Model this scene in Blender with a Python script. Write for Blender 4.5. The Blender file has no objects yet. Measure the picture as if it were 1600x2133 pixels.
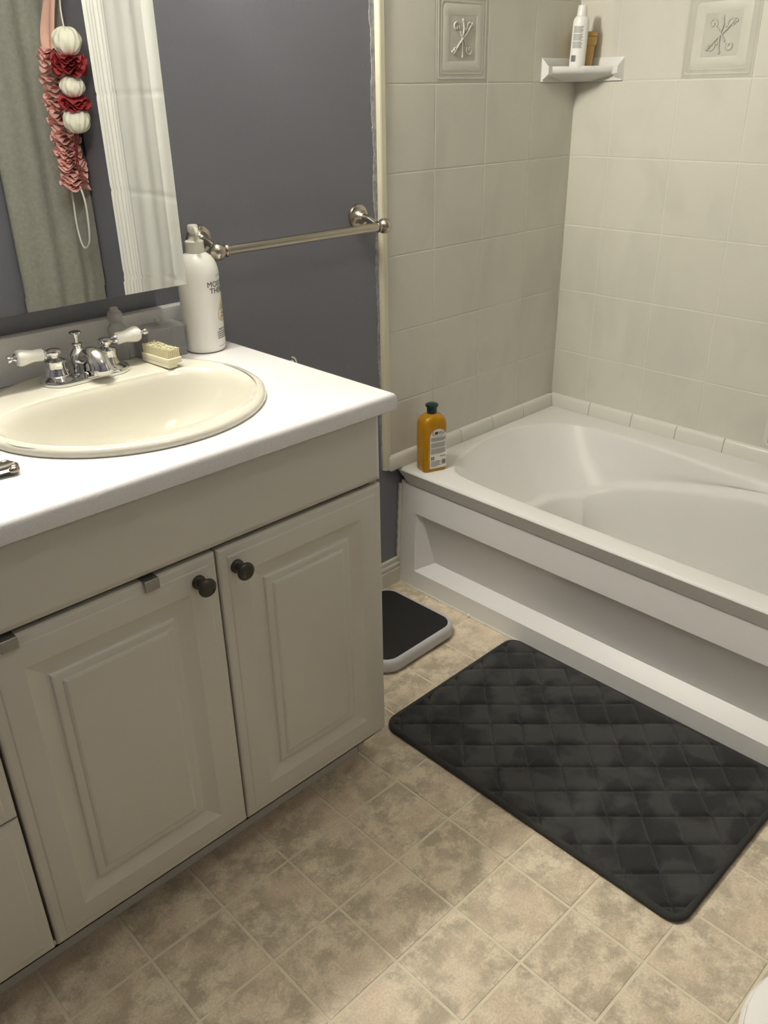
import bpy, bmesh, math, random
from mathutils import Vector, Matrix
PI = math.pi
sin, cos = math.sin, math.cos
random.seed(7)
SC = bpy.context.scene
COL = SC.collection

# ------------------------------------------------------------------ camera
cam_d = bpy.data.cameras.new('camera')
cam = bpy.data.objects.new('camera', cam_d)
COL.objects.link(cam)
cam_d.sensor_fit = 'HORIZONTAL'
cam_d.sensor_width = 36.0
cam_d.lens = 36.0 * 1748.86 / 1600.0
cam_d.clip_start = 0.01
YAW, PITCH, ROLL = math.radians(43.59359), math.radians(26.60283), math.radians(-1.06822)
fwd = Vector((sin(YAW) * cos(PITCH), cos(YAW) * cos(PITCH), -sin(PITCH)))
rgt = Vector((cos(YAW), -sin(YAW), 0))
upv = rgt.cross(fwd)
r2 = rgt * cos(ROLL) + upv * sin(ROLL)
u2 = -rgt * sin(ROLL) + upv * cos(ROLL)
cam.matrix_world = Matrix(((r2.x, u2.x, -fwd.x, -2.3771), (r2.y, u2.y, -fwd.y, -1.6304),
                           (r2.z, u2.z, -fwd.z, 1.3925), (0, 0, 0, 1)))
SC.camera = cam

# ------------------------------------------------------------------ world, exposure
w = bpy.data.worlds.new('world')
SC.world = w
w.use_nodes = True
w.node_tree.nodes['Background'].inputs[0].default_value = (1.0, 0.93, 0.82, 1)
w.node_tree.nodes['Background'].inputs[1].default_value = 0.02
SC.view_settings.view_transform = 'Standard'
SC.view_settings.look = 'None'
SC.view_settings.gamma = 1.0
SC.view_settings.use_curve_mapping = False
SC.view_settings.exposure = 0.0
VANITY_WATTS = 222.0      # emission strength of the bulbs over the mirror
CEILING_WATTS = 12.0     # emission strength of the ceiling lamp
LIGHT_COL = (1.0, 0.965, 0.855)

# ------------------------------------------------------------------ materials
def nt(name):
    m = bpy.data.materials.new(name)
    m.use_nodes = True
    t = m.node_tree
    return m, t, t.nodes['Principled BSDF']

def mat(name, col, rough=0.5, metal=0.0, noise=None, bump=None, coat=0.0, spec=None, sheen=0.0, wave=None):
    """noise=(scale, other colour, amount, detail), bump=(scale, strength)"""
    m, t, b = nt(name)
    b.inputs['Base Color'].default_value = (*col, 1)
    b.inputs['Roughness'].default_value = rough
    b.inputs['Metallic'].default_value = metal
    b.inputs['Coat Weight'].default_value = coat
    b.inputs['Sheen Weight'].default_value = sheen
    if spec is not None:
        b.inputs['Specular IOR Level'].default_value = spec
    geo = t.nodes.new('ShaderNodeNewGeometry')
    if noise:
        n = t.nodes.new('ShaderNodeTexNoise')
        n.inputs['Scale'].default_value = noise[0]
        n.inputs['Detail'].default_value = noise[3] if len(noise) > 3 else 5
        r = t.nodes.new('ShaderNodeValToRGB')
        r.color_ramp.elements[0].position = 0.5 - noise[2] / 2
        r.color_ramp.elements[1].position = 0.5 + noise[2] / 2
        r.color_ramp.elements[0].color = (*col, 1)
        r.color_ramp.elements[1].color = (*noise[1], 1)
        t.links.new(geo.outputs['Position'], n.inputs['Vector'])
        t.links.new(n.outputs['Fac'], r.inputs['Fac'])
        t.links.new(r.outputs['Color'], b.inputs['Base Color'])
    if bump:
        n = t.nodes.new('ShaderNodeTexNoise')
        n.inputs['Scale'].default_value = bump[0]
        n.inputs['Detail'].default_value = 4
        p = t.nodes.new('ShaderNodeBump')
        p.inputs['Strength'].default_value = bump[1]
        p.inputs['Distance'].default_value = 0.002
        t.links.new(geo.outputs['Position'], n.inputs['Vector'])
        t.links.new(n.outputs['Fac'], p.inputs['Height'])
        t.links.new(p.outputs['Normal'], b.inputs['Normal'])
    return m

def emit(name, col, s):
    m, t, b = nt(name)
    b.inputs['Base Color'].default_value = (0.9, 0.9, 0.9, 1)
    b.inputs['Emission Color'].default_value = (*col, 1)
    b.inputs['Emission Strength'].default_value = s
    return m

def clear(name, col, op=0.25, rough=0.05):
    """thin clear plastic"""
    m, t, b = nt(name)
    b.inputs['Base Color'].default_value = (*col, 1)
    b.inputs['Roughness'].default_value = rough
    tr = t.nodes.new('ShaderNodeBsdfTransparent')
    mx = t.nodes.new('ShaderNodeMixShader')
    lw = t.nodes.new('ShaderNodeLayerWeight')
    lw.inputs['Blend'].default_value = 0.35
    ma = t.nodes.new('ShaderNodeMath')
    ma.operation = 'MULTIPLY_ADD'
    ma.inputs[1].default_value = 0.6
    ma.inputs[2].default_value = op
    ma.use_clamp = True
    t.links.new(lw.outputs['Facing'], ma.inputs[0])
    t.links.new(ma.outputs[0], mx.inputs['Fac'])
    t.links.new(tr.outputs[0], mx.inputs[1])
    t.links.new(b.outputs[0], mx.inputs[2])
    t.links.new(mx.outputs[0], t.nodes['Material Output'].inputs['Surface'])
    return m

def mottled(name, c1, c2, c3, scale, rough, fine=60.0, lo=0.42, hi=0.58):
    """blotchy stone print: two blotch colours plus a fine speckle"""
    m, t, b = nt(name)
    geo = t.nodes.new('ShaderNodeNewGeometry')
    n1 = t.nodes.new('ShaderNodeTexNoise'); n1.inputs['Scale'].default_value = scale
    n1.inputs['Detail'].default_value = 12; n1.inputs['Roughness'].default_value = 0.70
    n1.inputs['Distortion'].default_value = 0.15
    n2 = t.nodes.new('ShaderNodeTexNoise'); n2.inputs['Scale'].default_value = scale * 0.55
    n2.inputs['Detail'].default_value = 4
    n3 = t.nodes.new('ShaderNodeTexNoise'); n3.inputs['Scale'].default_value = fine * 4
    n3.inputs['Detail'].default_value = 3
    r = t.nodes.new('ShaderNodeValToRGB')
    r.color_ramp.elements[0].position = lo; r.color_ramp.elements[1].position = hi
    r.color_ramp.elements[0].color = (*c1, 1); r.color_ramp.elements[1].color = (*c2, 1)
    mp = t.nodes.new('ShaderNodeMapRange')
    mp.inputs[1].default_value = 0.45; mp.inputs[2].default_value = 0.7
    mx = t.nodes.new('ShaderNodeMixRGB'); mx.inputs[2].default_value = (*c3, 1)
    sp = t.nodes.new('ShaderNodeMapRange')
    sp.inputs[1].default_value = 0.3; sp.inputs[2].default_value = 0.7
    sp.inputs[3].default_value = 0.86; sp.inputs[4].default_value = 1.1
    ml = t.nodes.new('ShaderNodeMixRGB'); ml.blend_type = 'MULTIPLY'; ml.inputs[0].default_value = 1
    for n in (n1, n2, n3): t.links.new(geo.outputs['Position'], n.inputs['Vector'])
    t.links.new(n1.outputs['Fac'], r.inputs['Fac'])
    t.links.new(n2.outputs['Fac'], mp.inputs[0])
    t.links.new(mp.outputs[0], mx.inputs[0])
    t.links.new(r.outputs['Color'], mx.inputs[1])
    t.links.new(n3.outputs['Fac'], sp.inputs[0])
    t.links.new(mx.outputs[0], ml.inputs[1])
    t.links.new(sp.outputs[0], ml.inputs[2])
    t.links.new(ml.outputs[0], b.inputs['Base Color'])
    b.inputs['Roughness'].default_value = rough
    return m

def marbled(name, c1, c2, scale, rough, stretch=(1, 1, 0.35)):
    m, t, b = nt(name)
    geo = t.nodes.new('ShaderNodeNewGeometry')
    mp = t.nodes.new('ShaderNodeMapping'); mp.inputs['Scale'].default_value = stretch
    n1 = t.nodes.new('ShaderNodeTexNoise'); n1.inputs['Scale'].default_value = scale
    n1.inputs['Detail'].default_value = 3; n1.inputs['Distortion'].default_value = 0.5
    r = t.nodes.new('ShaderNodeValToRGB')
    r.color_ramp.elements[0].position = 0.36; r.color_ramp.elements[1].position = 0.56
    r.color_ramp.elements[0].color = (*c1, 1); r.color_ramp.elements[1].color = (*c2, 1)
    t.links.new(geo.outputs['Position'], mp.inputs['Vector'])
    t.links.new(mp.outputs[0], n1.inputs['Vector'])
    t.links.new(n1.outputs['Fac'], r.inputs['Fac'])
    t.links.new(r.outputs['Color'], b.inputs['Base Color'])
    b.inputs['Roughness'].default_value = rough
    return m

M = {}
M['grey_wall'] = mat('grey_paint', (0.178, 0.182, 0.217), 0.55, noise=(2.5, (0.192, 0.194, 0.226), 0.5), bump=(180, 0.25))
M['ceiling'] = mat('ceiling_paint', (0.75, 0.72, 0.66), 0.9, bump=(90, 0.2))
M['cream_trim'] = mat('cream_trim_paint', (0.74, 0.69, 0.52), 0.4, noise=(14, (0.7, 0.66, 0.52), 0.5))
M['smear'] = mat('wall_filler_paint', (0.45, 0.45, 0.43), 0.7, noise=(60, (0.25, 0.25, 0.27), 0.3), bump=(120, 0.5))
M['white_trim'] = mat('white_trim_paint', (0.66, 0.63, 0.56), 0.45)
M['tile'] = marbled('wall_tile_glaze', (0.62, 0.605, 0.535), (0.675, 0.655, 0.575), 6.0, 0.38, (1, 1, .55))
M['decor'] = marbled('decor_tile_glaze', (0.52, 0.505, 0.44), (0.56, 0.545, 0.475), 14.0, 0.38)
M['decor_light'] = mat('decor_tile_light', (0.645, 0.63, 0.555), 0.4, noise=(30, (0.62, 0.605, 0.53), 0.4))
M['grout'] = mat('wall_grout', (0.72, 0.70, 0.62), 0.8, bump=(300, 0.3))
M['curb'] = mat('curb_tile_glaze', (0.73, 0.715, 0.65), 0.3)
M['caulk'] = mat('caulk', (0.70, 0.68, 0.62), 0.5, bump=(150, 0.4))
M['tub'] = mat('white_acrylic', (0.77, 0.76, 0.74), 0.32, spec=0.22)
M['apron'] = mat('white_acrylic_apron', (0.80, 0.785, 0.77), 0.38)
M['floor_tile'] = mottled('vinyl_tile_print', (0.475, 0.405, 0.30), (0.80, 0.70, 0.535), (0.74, 0.605, 0.46), 17.0, 0.42, 60, .43, .58)
M['floor_grout'] = mat('vinyl_grout_print', (0.76, 0.69, 0.53), 0.5, noise=(40, (0.72, 0.645, 0.50), 0.4))
M['cab'] = mat('cream_thermofoil', (0.62, 0.595, 0.53), 0.42)
M['cab_shade'] = mat('door_gap_shade', (0.10, 0.09, 0.07), 0.8)  # dark version of the cabinet colour, paints shade into the door gaps
M['counter'] = mat('white_laminate', (0.76, 0.745, 0.745), 0.35, noise=(300, (0.72, 0.705, 0.705), 0.2, 2), bump=(400, 0.12))
M['sink'] = mat('bone_porcelain', (0.66, 0.635, 0.545), 0.14, coat=0.3)
M['chrome'] = mat('chrome', (0.72, 0.72, 0.72), 0.06, metal=1)
M['nickel'] = mat('brushed_nickel', (0.50, 0.46, 0.385), 0.27, metal=1)
M['pewter'] = mat('dark_pewter', (0.32, 0.29, 0.25), 0.25, metal=1)
M['knob'] = mat('dark_bronze_knob', (0.07, 0.064, 0.05), 0.38, metal=0.6, noise=(80, (0.06, 0.055, 0.045), 0.5))
M['clip'] = mat('grey_steel', (0.30, 0.30, 0.28), 0.4, metal=0.8)
M['porcelain'] = mat('white_porcelain', (0.84, 0.82, 0.79), 0.1, coat=0.5)
M['mirror'] = mat('mirror_silver', (0.80, 0.82, 0.80), 0.0, metal=1)
M['white_plastic'] = mat('white_plastic', (0.88, 0.865, 0.82), 0.32)
M['cream_plastic'] = mat('cream_plastic', (0.80, 0.76, 0.58), 0.4)
M['bristle'] = mat('cream_bristle', (0.74, 0.68, 0.45), 0.7)
M['pump'] = mat('pump_plastic', (0.70, 0.68, 0.60), 0.35)
M['ink'] = mat('dark_ink', (0.03, 0.03, 0.035), 0.5)
M['ink_grey'] = mat('grey_ink', (0.30, 0.30, 0.29), 0.5)
M['drop'] = mat('tan_print', (0.72, 0.52, 0.30), 0.4, noise=(60, (0.78, 0.60, 0.40), 0.5))
M['label'] = mat('white_label', (0.78, 0.76, 0.70), 0.45)
M['greencap'] = mat('dark_green_plastic', (0.005, 0.03, 0.028), 0.3)
M['camel'] = mat('camel_plastic', (0.55, 0.36, 0.11), 0.45)
M['mat_top'] = mat('charcoal_velvet', (0.042, 0.0425, 0.041), 0.9, noise=(12, (0.0165, 0.0165, 0.017), 0.10, 7), bump=(500, 0.6), sheen=0.12)
M['mat_edge'] = mat('charcoal_binding', (0.034, 0.034, 0.033), 0.9, bump=(600, 0.5))
M['scale_rim'] = mat('light_grey_plastic', (0.56, 0.55, 0.56), 0.4)
M['scale_top'] = mat('black_rubber', (0.006, 0.006, 0.006), 0.7)
M['liner'] = mat('white_vinyl_liner', (0.93, 0.92, 0.87), 0.4, bump=(30, 0.35))
M['linen'] = mat('grey_linen', (0.41, 0.40, 0.35), 0.9, noise=(70, (0.34, 0.335, 0.295), 0.4), bump=(350, 0.8))
M['pouf_white'] = mat('cream_mesh', (0.93, 0.90, 0.76), 0.8)
M['pouf_red'] = mat('red_mesh', (0.42, 0.045, 0.055), 0.7)
M['pouf_pink'] = mat('pink_mesh', (0.93, 0.56, 0.51), 0.75)
M['strap_pink'] = mat('pink_strap', (0.90, 0.55, 0.44), 0.8)
M['cord_white'] = mat('white_cord', (0.82, 0.80, 0.74), 0.8)
M['cord_red'] = mat('dark_red_cord', (0.16, 0.01, 0.015), 0.8)
M['bar_soap'] = mat('brown_soap', (0.25, 0.14, 0.07), 0.5)
M['acrylic'] = clear('clear_acrylic', (0.55, 0.54, 0.54), 0.16)
M['frosted'] = clear('frosted_plastic', (0.62, 0.60, 0.57), 0.42, 0.3)
M['bulb'] = emit('frosted_bulb', LIGHT_COL, VANITY_WATTS)
M['ceil_lamp'] = emit('ceiling_glass', (1.0, 0.96, 0.84), CEILING_WATTS)
def amber():
    m, t, b = nt('amber_shampoo')
    b.inputs['Base Color'].default_value = (0.66, 0.33, 0.008, 1)
    b.inputs['Roughness'].default_value = 0.12
    b.inputs['Transmission Weight'].default_value = 0.45
    b.inputs['IOR'].default_value = 1.2
    b.inputs['Coat Weight'].default_value = 0.6
    return m
M['amber'] = amber()

# ------------------------------------------------------------------ mesh helpers (all in world coordinates)
def join(*parts):
    V, F = [], []
    for v, f in parts:
        o = len(V)
        V += [tuple(p) for p in v]
        F += [tuple(i + o for i in q) for q in f]
    return V, F

def xf(vf, mtx):
    return [tuple(mtx @ Vector(p)) for p in vf[0]], vf[1]

def origin(o):
    p = Vector((0, 0, 0))
    while o is not None:
        p = p + o.location
        o = o.parent
    return p

def mesh_obj(name, vf, material, parent=None, smooth=True, base=None, auto=40):
    """world-space geometry -> object; with a parent the verts are stored relative to it"""
    off = origin(parent) if parent is not None else Vector(base or (0, 0, 0))
    me = bpy.data.meshes.new(name)
    me.from_pydata([(p[0] - off.x, p[1] - off.y, p[2] - off.z) for p in vf[0]], [], vf[1])
    me.validate()
    bm = bmesh.new(); bm.from_mesh(me)
    bmesh.ops.recalc_face_normals(bm, faces=bm.faces)
    if smooth:
        lim = math.radians(auto)
        for f in bm.faces: f.smooth = True
        for e in bm.edges:
            if len(e.link_faces) == 2 and e.calc_face_angle(0) > lim: e.smooth = False
    bm.to_mesh(me); bm.free()
    me.materials.append(material)
    o = bpy.data.objects.new(name, me)
    COL.objects.link(o)
    if parent is not None: o.parent = parent
    elif base: o.location = base
    return o

def thing(name, label, cat, loc, group=None):
    o = bpy.data.objects.new(name, None)
    o.empty_display_size = 0.03
    COL.objects.link(o)
    o.location = loc
    o['label'] = label; o['category'] = cat
    if group: o['group'] = group
    return o

def tag(o, label, cat, group=None):
    o['label'] = label; o['category'] = cat
    if group: o['group'] = group
    return o

def struct(name, vf, material, parent=None, smooth=False, label=None):
    o = mesh_obj(name, vf, material, parent, smooth)
    if parent is None: o['kind'] = 'structure'
    if label: o['label'] = label
    return o

def box(x0, x1, y0, y1, z0, z1, bev=0.0, seg=2):
    if bev <= 0:
        v = [(x, y, z) for z in (z0, z1) for y in (y0, y1) for x in (x0, x1)]
        f = [(0, 2, 3, 1), (4, 5, 7, 6), (0, 1, 5, 4), (2, 6, 7, 3), (0, 4, 6, 2), (1, 3, 7, 5)]
        return v, f
    bm = bmesh.new()
    bmesh.ops.create_cube(bm, size=1.0)
    for p in bm.verts:
        p.co = Vector(((x0 + x1) / 2 + p.co.x * (x1 - x0), (y0 + y1) / 2 + p.co.y * (y1 - y0), (z0 + z1) / 2 + p.co.z * (z1 - z0)))
    bmesh.ops.bevel(bm, geom=bm.edges[:], offset=bev, segments=seg, affect='EDGES', profile=0.5)
    bm.verts.index_update()
    r = [tuple(p.co) for p in bm.verts], [tuple(q.index for q in f.verts) for f in bm.faces]
    bm.free()
    return r

def loft(loops, cap0=False, cap1=False, closed=True):
    n = len(loops[0])
    V = [tuple(p) for l in loops for p in l]
    F = []
    for k in range(len(loops) - 1):
        for i in range(n if closed else n - 1):
            j = (i + 1) % n
            F.append((k * n + i, k * n + j, (k + 1) * n + j, (k + 1) * n + i))
    if cap0: F.append(tuple(range(n - 1, -1, -1)))
    if cap1: F.append(tuple((len(loops) - 1) * n + i for i in range(n)))
    return V, F

def smooth_loops(loops, sub=3):
    """Catmull-Rom across a stack of loops"""
    out = []
    L = len(loops)
    for k in range(L - 1):
        a, b, c, d = loops[max(k - 1, 0)], loops[k], loops[k + 1], loops[min(k + 2, L - 1)]
        for s in range(sub):
            t = s / sub
            lp = []
            for p0, p1, p2, p3 in zip(a, b, c, d):
                lp.append(tuple(0.5 * ((2 * p1[i]) + (p2[i] - p0[i]) * t + (2 * p0[i] - 5 * p1[i] + 4 * p2[i] - p3[i]) * t * t
                                       + (3 * p1[i] - p0[i] - 3 * p2[i] + p3[i]) * t ** 3) for i in range(3)))
            out.append(lp)
    out.append(loops[-1])
    return out

def lathe(prof, c=(0, 0, 0), n=32, axis=None):
    """prof = [(radius, height)], around z through c or along 'axis'"""
    loops = [[(r * cos(2 * PI * i / n), r * sin(2 * PI * i / n), h) for i in range(n)] for r, h in prof]
    vf = loft(loops, prof[0][0] > 1e-6, prof[-1][0] > 1e-6)
    q = Vector(axis).to_track_quat('Z', 'Y').to_matrix().to_4x4() if axis is not None else Matrix.Identity(4)
    return xf(vf, Matrix.Translation(c) @ q)

def spline(pts, sub=6, closed=False):
    P = [Vector(p) for p in pts]
    n = len(P)
    out = []
    rng = range(n) if closed else range(n - 1)
    for k in rng:
        g = (lambda i: P[i % n]) if closed else (lambda i: P[min(max(i, 0), n - 1)])
        a, b, c, d = g(k - 1), g(k), g(k + 1), g(k + 2)
        for s in range(sub):
            t = s / sub
            out.append(0.5 * ((2 * b) + (c - a) * t + (2 * a - 5 * b + 4 * c - d) * t * t + (3 * b - a - 3 * c + d) * t ** 3))
    if not closed: out.append(P[-1])
    return out

def tube(path, rad, n=12, closed=False, caps=True, flat=1.0):
    P = [Vector(p) for p in path]
    R = rad if isinstance(rad, (list, tuple)) else [rad] * len(P)
    m = len(P)
    loops = []
    up = None
    for i in range(m):
        a = P[(i - 1) % m] if closed else P[max(i - 1, 0)]
        b = P[(i + 1) % m] if closed else P[min(i + 1, m - 1)]
        t = (b - a).normalized()
        if up is None:
            up = Vector((0, 0, 1)) if abs(t.z) < 0.9 else Vector((1, 0, 0))
        s = t.cross(up).normalized()
        up = s.cross(t).normalized()
        loops.append([tuple(P[i] + s * (R[i] * cos(2 * PI * k / n)) + up * (R[i] * flat * sin(2 * PI * k / n))) for k in range(n)])
    if closed:
        loops.append(loops[0])
        return loft(loops)
    return loft(loops, caps, caps)

def rrect(x0, x1, y0, y1, r, n=6):
    pts = []
    for cx, cy, a in ((x1 - r, y1 - r, 0), (x0 + r, y1 - r, PI / 2), (x0 + r, y0 + r, PI), (x1 - r, y0 + r, 1.5 * PI)):
        for i in range(n + 1):
            t = a + i / n * PI / 2
            pts.append((cx + r * cos(t), cy + r * sin(t)))
    return pts

def sphere(c, r, n=24, m=14, s=(1, 1, 1)):
    prof = [(r * sin(PI * k / m), -r * cos(PI * k / m)) for k in range(m + 1)]
    prof[0] = (r * 0.01, -r); prof[-1] = (r * 0.01, r)
    v, f = lathe(prof, (0, 0, 0), n)
    return [(c[0] + p[0] * s[0], c[1] + p[1] * s[1], c[2] + p[2] * s[2]) for p in v], f

_fc = {}
def text_vf(body, size, depth=0.0002):
    """flat text in the xy plane, centred"""
    cu = bpy.data.curves.new('t', 'FONT')
    cu.body = body; cu.size = size; cu.extrude = depth
    cu.align_x = 'CENTER'; cu.align_y = 'CENTER'; cu.resolution_u = 3
    o = bpy.data.objects.new('t', cu)
    COL.objects.link(o)
    bpy.context.view_layer.update()
    ev = o.evaluated_get(bpy.context.evaluated_depsgraph_get())
    me = ev.to_mesh()
    v = [tuple(p.co) for p in me.vertices]
    f = [tuple(p.vertices) for p in me.polygons]
    ev.to_mesh_clear()
    bpy.data.objects.remove(o); bpy.data.curves.remove(cu)
    return v, f

def rect2(x0, x1, y0, y1, nx=1, d=0.0002):
    """thin slab in xy, split along x so it can bend"""
    V, F = [], []
    for i in range(nx + 1):
        x = x0 + (x1 - x0) * i / nx
        V += [(x, y0, d), (x, y1, d)]
    for i in range(nx):
        F.append((2 * i, 2 * i + 2, 2 * i + 3, 2 * i + 1))
    return V, F

def frame_loops(x0, x1, z0, z1, prof):
    """rectangular loops in the xz plane: prof = [(inset, y)]"""
    return [[(x0 + i, y, z0 + i), (x1 - i, y, z0 + i), (x1 - i, y, z1 - i), (x0 + i, y, z1 - i)] for i, y in prof]

# ================================================================== SETTING
XW, YF, XL, ZC = 0.008, -2.20, -3.20, 2.40     # right wall, front wall, left wall, ceiling
TUBL = 1.68                                     # tub length
floor = struct('floor', box(XL - .1, XW + .1, YF - .1, .108, -.06, -.0012), M['floor_grout'])
wall_back = struct('wall_back', box(XL - .1, XW + .1, .008, .108, 0, ZC), M['grey_wall'])
wall_right = struct('wall_right', box(.008, .108, YF, .008, 0, ZC), M['grey_wall'])
wall_front = struct('wall_front', box(XL - .1, XW + .1, YF - .1, YF, 0, ZC), M['grey_wall'])
wall_left = struct('wall_left', box(XL - .1, XL, YF, .008, 0, ZC), M['grey_wall'])
wall_end = struct('wall_partition', box(-.765, .008, YF, -TUBL - .012, 0, ZC), M['grey_wall'])
ceiling = struct('ceiling', box(XL - .1, XW + .1, YF - .1, .108, ZC, ZC + .06), M['ceiling'])

def tile_mesh(name, w_, h_, t, ch, material):
    """tile lying in local xy, face up at z=t, chamfered rim"""
    def lp(i, z): return [(-w_ / 2 + i, -h_ / 2 + i, z), (w_ / 2 - i, -h_ / 2 + i, z), (w_ / 2 - i, h_ / 2 - i, z), (-w_ / 2 + i, h_ / 2 - i, z)]
    v, f = loft([lp(0, 0), lp(0, t - ch * .55), lp(ch * .45, t - ch * .12), lp(ch * 1.4, t)], False, True)
    me = bpy.data.meshes.new(name)
    me.from_pydata(v, [], f)
    for p in me.polygons: p.use_smooth = False
    me.materials.append(material)
    return me

def place(name, me, parent, mtx):
    o = bpy.data.objects.new(name, me)
    COL.objects.link(o)
    o.parent = parent
    o.matrix_local = mtx
    return o

# floor tiles (printed vinyl squares, 15.6 cm)
GS = 0.156
fm = tile_mesh('floor_tile', GS - .0062, GS - .0062, .0012, .0008, M['floor_tile'])
gx0, gy0 = -0.7575, 0.0127
for i in range(16):
    for j in range(14):
        x, y = gx0 - (i + .5) * GS, gy0 - (j + .5) * GS
        if x < XL or y < YF: continue
        if x < -1.9 and y > -.45: continue      # under the vanity
        place('floor_tile', fm, floor, Matrix.Translation((x, y, -.0012)))

# wall tiles, 20.3 cm squares
TW = 0.2033
rows = [1.4084 + TW * k for k in range(-4, 5)]       # joint heights above the bottom cut row
ZCURB = 0.434
xcols = [-.0063 - TW * k for k in range(4)] + [-.797]  # joints on the back wall, right to left
ycols = [-.1348 - TW * k for k in range(8)]
tmc = {}
def get_tile(w_, h_):
    k = (round(w_, 4), round(h_, 4))
    if k not in tmc: tmc[k] = tile_mesh('wall_tile', w_ - .0020, h_ - .0020, .008, .0019, M['tile'])
    return tmc[k]
zr = [(ZCURB, rows[0])] + [(rows[k], rows[k + 1]) for k in range(len(rows) - 1)]
MB = Matrix(((1, 0, 0, 0), (0, 0, -1, 0), (0, 1, 0, 0), (0, 0, 0, 1)))      # local xy -> back wall, z -> -y
MR = Matrix(((0, 0, -1, 0), (-1, 0, 0, 0), (0, 1, 0, 0), (0, 0, 0, 1)))     # local xy -> right wall, z -> -x
struct('grout', box(-.797, .008, .0009, .0078, ZCURB, rows[-1]), M['grout'], wall_back)
struct('grout', box(.0009, .0078, -TUBL - .01, .0009, ZCURB, rows[-1]), M['grout'], wall_right)

def spiral(cx, cy, r0, turns, a0, sgn, z, n=22):
    return [(cx + r0 * (1 - .8 * i / n) * cos(a0 + sgn * turns * 2 * PI * i / n), cy + r0 * (1 - .8 * i / n) * sin(a0 + sgn * turns * 2 * PI * i / n), z) for i in range(n + 1)]

def decor_tile(parent, mtx):
    """tile with darker raised border, light field and a sunken square of scrolls"""
    o = place('decor_tile', tile_mesh('decor_tile', TW - .0022, TW - .0022, .008, .0022, M['decor']), parent, mtx)
    off = mtx.translation
    def part(nm, vf, m, sm=True):
        me = bpy.data.meshes.new(nm); me.from_pydata(vf[0], [], vf[1]); me.materials.append(m)
        for p in me.polygons: p.use_smooth = sm
        c = bpy.data.objects.new(nm, me); COL.objects.link(c); c.parent = o
        return c
    def ring(pr):
        return loft([[(x, y, z) for x, y in rrect(-a, a, -a, a, r, 4)] for a, r, z in pr])
    part('border_ridge', ring([(.094, .004, .0078), (.0925, .004, .0088), (.0895, .006, .0088), (.088, .006, .0079), (.083, .008, .0079), (.0815, .009, .0085), (.079, .010, .0085), (.0775, .011, .0079)]), M['decor'])
    part('light_field', loft([[(x + .0012 * sin(40 * y), y + .0012 * sin(37 * x), z) for x, y in rrect(-a, a, -a, a, r, 5)] for a, r, z in ((.0765, .012, .0079), (.0735, .012, .0086), (.053, .003, .0086), (.0505, .002, .0080))]), M['decor_light'])
    S = []
    for sx, sy, a0, sg in ((-1, 1, -.6, 1), (1, -1, PI - .6, 1), (1, 1, PI + .9, -1), (-1, -1, .9, -1)):
        S.append(tube(spiral(sx * .026, sy * .026, .013, 1.15, a0, sg, .0082), .0022, 6))
    for pts in ([(-.012, .016, .0088), (-.004, .004, .0092), (.004, -.004, .0092), (.012, -.016, .0088)], [(.036, .036, .0088), (.014, .012, .0092), (-.014, -.012, .0092), (-.036, -.036, .0088)],
                [(.0, .04, .0088), (.003, .022, .009), (-.003, 0, .0092), (-.003, -.022, .009), (0, -.04, .0088)]):
        S.append(tube(spline(pts, 5), .0024, 6))
    for x, y in ((0, .041), (0, -.041), (.038, .030), (-.038, -.030), (.010, .020), (-.010, -.020)):
        S.append(sphere((x, y, .0085), .0045, 8, 6, (1, 1, .5)))
    part('scroll_relief', join(*S), M['decor'])

for zi, (za, zb) in enumerate(zr):
    for k in range(4):
        xr, xl = xcols[k], xcols[k + 1]
        mt = Matrix.Translation(((xr + xl) / 2, .008, (za + zb) / 2)) @ MB
        if k == 2 and zi == 5: decor_tile(wall_back, mt)
        else: place('wall_tile', get_tile(xr - xl, zb - za), wall_back, mt)
    ys = [0.0] + ycols
    for k in range(len(ys) - 1):
        if -ys[k + 1] > TUBL + .01: break
        mt = Matrix.Translation((.008, (ys[k] + ys[k + 1]) / 2, (za + zb) / 2)) @ MR
        if k == 2 and zi == 5: decor_tile(wall_right, mt)
        else: place('wall_tile', get_tile(ys[k] - ys[k + 1], zb - za), wall_right, mt)

# strip that ends the tile field on the grey wall, with the ragged filler beside it
trim = struct('trim_1', loft([[(-.797, .0075, z), (-.797, -.0035, z), (-.800, -.0055, z), (-.813, -.0055, z), (-.8165, -.004, z), (-.8195, .0015, z), (-.8205, .0075, z)] for z in (.398, 2.23)], True, True), M['cream_trim'], None, False)
zz = [.40 + .006 * k for k in range(305)]
rag = [(-.8255 - .009 * min(1, max(0, (z - .5) / .9)) + .0035 * (random.random() - .5) + .002 * sin(z * 31)) for z in zz]
struct('paint_smear', loft([[(-.8206, .0079, z), (-.8206, .0066, z), (r + .001, .0068, z), (r, .0079, z)] for z, r in zip(zz, rag)], True, True), M['smear'], trim)

# baseboard between vanity and tub
bb = [(.0078, 0), (-.004, 0), (-.0045, .050), (.0005, .0535), (.0005, .0575), (-.003, .0595), (-.003, .066), (.002, .071), (.002, .0745), (.0005, .077), (.0005, .0845), (.003, .0875), (.0078, .0875)]
struct('baseboard_back', loft([[(x, y, z) for y, z in bb] for x in (-1.335, -.762)], True, True), M['white_trim'])
struct('baseboard_front', loft([[(x, YF + .0078 - y, z) for y, z in bb] for x in (XL, -.77)], True, True), M['white_trim'])

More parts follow.
